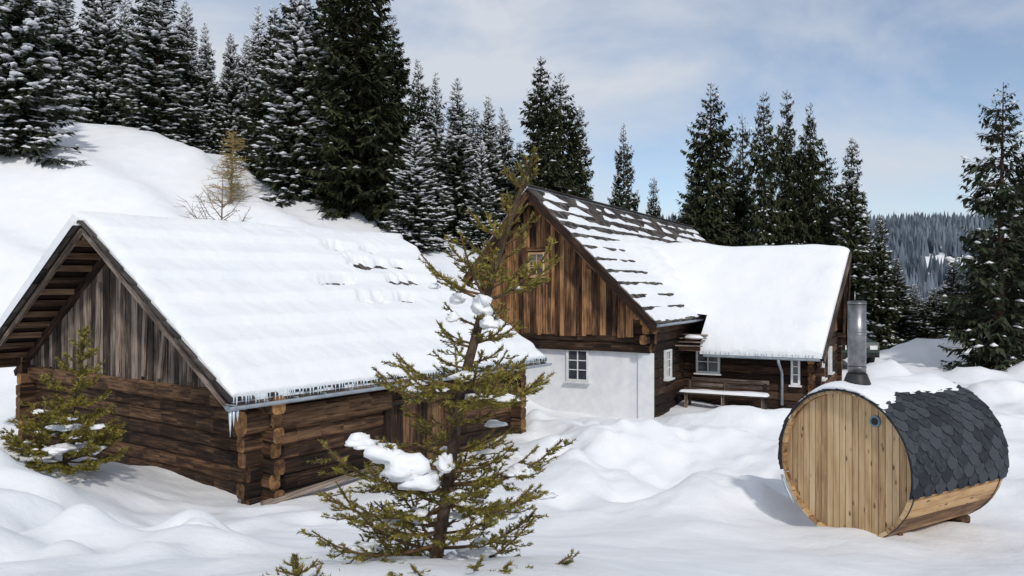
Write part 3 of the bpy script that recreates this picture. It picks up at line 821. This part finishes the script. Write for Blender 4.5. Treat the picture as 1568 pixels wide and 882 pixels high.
def far_forest():
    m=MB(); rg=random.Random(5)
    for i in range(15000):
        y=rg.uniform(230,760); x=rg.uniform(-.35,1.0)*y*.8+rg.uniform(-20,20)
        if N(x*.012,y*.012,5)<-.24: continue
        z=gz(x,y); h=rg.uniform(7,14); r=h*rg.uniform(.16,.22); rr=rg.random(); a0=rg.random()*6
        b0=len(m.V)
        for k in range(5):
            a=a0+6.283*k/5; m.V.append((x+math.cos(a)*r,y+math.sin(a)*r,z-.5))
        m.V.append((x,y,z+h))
        for k in range(5): m.face([b0+k,b0+(k+1)%5,b0+5],'forest_far_hazed',rr)
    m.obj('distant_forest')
far_forest()

# ================================================================ YOUNG SPRUCES
def needles_on(m,p0,p1,dens,nl,mat,rg,rad=.0):
    d=p1-p0; L=d.length
    if L<1e-4: return
    dn=d/L; a=dn.orthogonal().normalized(); b_=dn.cross(a)
    n=int(L*dens)+1
    for i in range(n):
        f=rg.random(); p=p0+d*f; th=rg.uniform(0,6.283); rad_=a*math.cos(th)+b_*math.sin(th)
        if rad_.z<-.3 and rg.random()<.5: rad_=-rad_
        q=(dn*.75+rad_*.8).normalized()*nl*rg.uniform(.7,1.15); wv=q.cross(rad_+V3((.1,.2,.3))).normalized()*nl*.15
        m.poly([p-wv,p+wv,p+q],mat,rg.random())
def young_spruce(name,trunk,rtr,whorls,seed,dens,nl,clumps=(),mat='needles_young',tw=13):
    rg=random.Random(seed); E=empty(name); tr=MB(); ne=MB(); sn=MB()
    trunk=[V3(p) for p in trunk]; n=len(trunk)
    tr.tube(trunk,[rtr*(1-i/(n-1))**.8+.008 for i in range(n)],'bark',9)
    seg=[0]
    for i in range(1,n): seg.append(seg[-1]+(trunk[i]-trunk[i-1]).length)
    TL=seg[-1]
    def tp(f):
        s_=f*TL
        for i in range(1,n):
            if s_<=seg[i]+1e-9:
                q=(s_-seg[i-1])/(seg[i]-seg[i-1]); return trunk[i-1].lerp(trunk[i],q)
        return trunk[-1]
    for i in range(10): needles_on(ne,tp(.60+.04*i),tp(.64+.04*i),dens*(1.4+.5*i),nl*1.25,mat,rg)
    for (f,cnt,L0,el) in whorls:
        a0=rg.random()*6.28
        for k in range(cnt):
            az=a0+6.283*k/cnt+rg.uniform(-.35,.35); L=L0*rg.uniform(.72,1.12); e=el+rg.uniform(-.12,.12)
            out=V3((math.cos(az),math.sin(az),0)); o=tp(min(1,f+rg.uniform(-.012,.012))); lat=V3((-out.y,out.x,0)); bend=rg.uniform(-.12,.12)
            pts=[]
            for i in range(7):
                g=i/6; pts.append(o+out*(L*g)+lat*(L*bend*g*g)+UP*(L*(e*g+.36*g*g*g-.10*g)))
            tr.tube(pts,[.014*(L**.5)*(1-i/7)+.003 for i in range(7)],'twig_brown',5)
            for i in range(2,6): needles_on(ne,pts[i],pts[i+1],dens*1.2,nl,mat,rg)
            if L<.25: needles_on(ne,pts[0],pts[2],dens,nl,mat,rg)
            if L>.5 and rg.random()<.30:
                g=rg.uniform(.3,.75); ii=int(g*6); p=pts[ii].lerp(pts[ii+1],g*6-ii)
                rr=rg.uniform(.035,.075); sn.blob(p+UP*.015,rr*rg.uniform(1,1.7),rr*rg.uniform(1,1.5),rr*.55,'snow_small',rg.random()*40,.6,14,9)
            nt=int(2+L*tw)
            for j in range(nt):
                g=.22+.74*(j+rg.random()*.6)/nt; sd=1 if j%2 else -1
                ii=min(5,int(g*6)); p=pts[ii].lerp(pts[ii+1],g*6-ii)
                l=L*.42*(1-g*.62)*rg.uniform(.5,1.15)+.03
                d=(out*.75+lat*sd*rg.uniform(.55,.95)+UP*(e*.6+rg.uniform(-.22,.28))).normalized()
                q1=p+d*l*.55-UP*l*.04; q2=p+d*l+UP*l*.12
                tr.tube([p,q1,q2],[.005,.004,.002],'twig_brown',4,False)
                needles_on(ne,p.lerp(q1,.2),q1,dens,nl,mat,rg); needles_on(ne,q1,q2,dens*1.2,nl,mat,rg)
                if l>.12:
                    for h in range(int(1+l*12)):
                        w_=rg.uniform(.2,.9); pp=p.lerp(q2,w_); s2=1 if h%2 else -1
                        dd=(d*.8+d.cross(UP).normalized()*s2*.75+UP*rg.uniform(-.1,.25)).normalized(); l2=l*.42*rg.uniform(.5,1.1)*(1-w_*.4)
                        needles_on(ne,pp,pp+dd*l2,dens*1.2,nl,mat,rg)
    tr.obj('trunk_and_branches',E); ne.obj('needles',E)
    for i,(x,y,z,rx,ry,rz) in enumerate(clumps): sn.blob((x,y,z),rx,ry,rz,'snow_small',i*3.7,.6,20,13)
    if sn.V: sn.obj('snow_clumps',E)
def w(px,py,Y): return V3(((px-784)/1220*Y,Y,(441-py)/1220*Y))
Y=6.0
tr=[w(650,960,Y),w(664,880,Y),w(683,760,Y),w(705,600,Y),w(735,490,Y),w(765,385,Y),w(792,305,Y),w(820,228,Y)]
wh=[(.06,7,1.0,-.02),(.11,7,1.05,.02),(.16,6,.95,.05),(.20,6,.6,.1),(.245,7,.88,.06),(.285,7,.90,.08),(.33,6,.55,.15),(.365,4,.40,.15),(.41,4,.36,.2),(.455,7,.74,.08),(.49,6,.66,.15),(.54,4,.32,.25),(.585,5,.42,.25),(.63,3,.28,.35),(.675,6,.60,.38),(.71,4,.36,.5),(.76,3,.22,.5),(.80,4,.30,.55),(.86,3,.13,.6),(.91,4,.18,.7),(.95,3,.10,.9)]
cl=[]
def C(px,py,rx,ry,rz,dy=0):
    p=w(px,py,Y+dy); cl.append((p.x,p.y,p.z,rx,ry,rz))
C(742,474,.085,.09,.10,-.12);C(750,496,.07,.08,.06,-.16);C(700,460,.055,.06,.05,-.1);C(694,488,.05,.05,.045,-.1);C(716,578,.10,.1,.045,-.2);C(553,680,.11,.1,.06,-.3);C(590,700,.13,.12,.09,-.32);C(622,722,.16,.14,.11,-.35);C(648,742,.14,.12,.09,-.35);C(682,713,.06,.1,.08,-.3);C(800,722,.10,.1,.045,-.15)
C(760,650,.08,.08,.03,.2);C(640,610,.07,.07,.03,.2);C(770,785,.13,.14,.05,.3);C(600,800,.10,.12,.04,.1);C(730,850,.14,.14,.05,.2);C(835,760,.08,.08,.03);C(690,525,.05,.06,.03);C(665,440,.05,.05,.025);C(690,870,.12,.12,.07,-.2);C(715,770,.10,.1,.04,.1);C(560,840,.10,.1,.03);C(790,700,.08,.08,.03,.2)
young_spruce('young_spruce_tree',tr,.05,wh,3,230,.033,cl,tw=12)
Y=12.3
tr=[w(95,760,Y),w(100,700,Y),w(112,620,Y),w(122,560,Y),w(132,505,Y)]
wh=[(.20,7,1.0,.02),(.27,7,.95,.1),(.35,6,.80,.15),(.44,6,.66,.25),(.53,5,.48,.3),(.62,5,.42,.4),(.72,5,.32,.5),(.80,4,.26,.5),(.9,3,.15,.6),(.96,3,.1,.9)]
cl=[]
C(100,655,.22,.2,.06);C(130,690,.25,.2,.10);C(60,700,.2,.2,.06);C(150,655,.12,.1,.05);C(90,690,.2,.2,.08,-.4)
young_spruce('young_spruce_tree',tr,.04,wh,5,150,.06,cl)
Y=5.0
tr=[w(470,990,Y),w(462,930,Y),w(452,850,Y)]
young_spruce('spruce_sapling',tr,.02,[(.2,6,.42,.1),(.42,6,.34,.2),(.6,5,.22,.4),(.8,4,.12,.4)],8,260,.028,[])

def larch(name,px,Y,by,ty,wpx,seed,mat,dens,bush=False):
    rg=random.Random(seed); X=(px-784)/1220*Y; zb=gz(X,Y)-.3; zt=(441-ty)/1220*Y; H=zt-zb; m=MB()
    W=wpx/2/1220*Y
    m.tube([(X,Y,zb),(X+.1,Y,zb+H*.5),(X+.15,Y,zt)],[.07,.04,.01],mat,6)
    for k in range(dens):
        f=rg.uniform(.08,.97); az=rg.random()*6.28
        L=W*(math.sqrt(max(.05,1-(2*f-.7)**2*.6)) if bush else (1-f*.75))*rg.uniform(.4,1.15)
        out=V3((math.cos(az),math.sin(az),0)); o=V3((X+.15*f,Y,zb+H*f*(.75 if bush else 1)))
        rise=.9 if bush else .1
        p1=o+out*L*.5+UP*L*rise*.35; p2=o+out*L+UP*L*(rise+rg.uniform(-.2,.2))
        m.tube([o,p1,p2],[.022,.014,.006],mat,4,False,r=rg.random())
        for j in range(12):
            g=rg.uniform(.15,1); p=(o.lerp(p1,g*2) if g<.5 else p1.lerp(p2,g*2-1)); d=(out*.6+V3((rg.uniform(-1,1),rg.uniform(-1,1),rg.uniform(-.3,.8)))).normalized()
            m.tube([p,p+d*L*.33],[.009,.004],mat,3,False,r=rg.random())
    m.obj(name)
larch('bare_shrub',335,30,345,268,115,1,'twig_grey',38,True)
larch('larch_tree',352,36,290,200,90,2,'larch_tan',170)

# ================================================================ SKY / LIGHT / CAMERA
sd=V3((.20,-.74,.64)).normalized()
el=math.asin(sd.z); az=math.atan2(sd.x,sd.y)
wd=bpy.data.worlds.new('World'); S.world=wd; wd.use_nodes=True; nt=wd.node_tree; nt.nodes.clear(); L=nt.links
sky=nd(nt,'ShaderNodeTexSky',sky_type='NISHITA'); sky.sun_disc=False; sky.sun_elevation=el; sky.sun_rotation=az
sky.altitude=1500; sky.air_density=1.0; sky.dust_density=1.2; sky.ozone_density=1.0
b1=nd(nt,'ShaderNodeBackground',Strength=.125); L.new(sky.outputs[0],b1.inputs[0])
b2=nd(nt,'ShaderNodeBackground',Strength=.76); b2.inputs[0].default_value=(.87,.92,1.0,1)
tc=nd(nt,'ShaderNodeTexCoord'); mp=nd(nt,'ShaderNodeMapping'); mp.inputs['Scale'].default_value=(1.0,1.0,2.4); mp.inputs['Location'].default_value=(.35,.1,.25); L.new(tc.outputs['Generated'],mp.inputs[0])
n=nd(nt,'ShaderNodeTexNoise',Scale=2.0,Detail=8.0,Roughness=.55,Distortion=.6); L.new(mp.outputs[0],n.inputs['Vector'])
r=ramp(nt,[(.33,(.15,.15,.15)),(.58,(.95,.95,.95))]); L.new(n.outputs[0],r.inputs[0])
ms=nd(nt,'ShaderNodeMixShader'); L.new(r.outputs[0],ms.inputs[0]); L.new(b1.outputs[0],ms.inputs[1]); L.new(b2.outputs[0],ms.inputs[2])
wo=nd(nt,'ShaderNodeOutputWorld'); L.new(ms.outputs[0],wo.inputs[0])
sl=bpy.data.lights.new('sun','SUN'); sl.energy=2.0; sl.angle=math.radians(4.0); sl.color=(1,.95,.87)
so=bpy.data.objects.new('sun',sl); S.collection.objects.link(so); so.rotation_euler=(-sd).to_track_quat('-Z','Y').to_euler(); so.location=sd*50
cd=bpy.data.cameras.new('camera'); cd.lens=28.0; cd.sensor_width=36; cd.clip_end=4000; cd.clip_start=.1
co=bpy.data.objects.new('camera',cd); S.collection.objects.link(co); co.location=(0,0,0); co.rotation_euler=(math.radians(90),0,0)
S.camera=co
S.view_settings.view_transform='Standard'; S.view_settings.look='None'; S.view_settings.exposure=0; S.view_settings.gamma=1
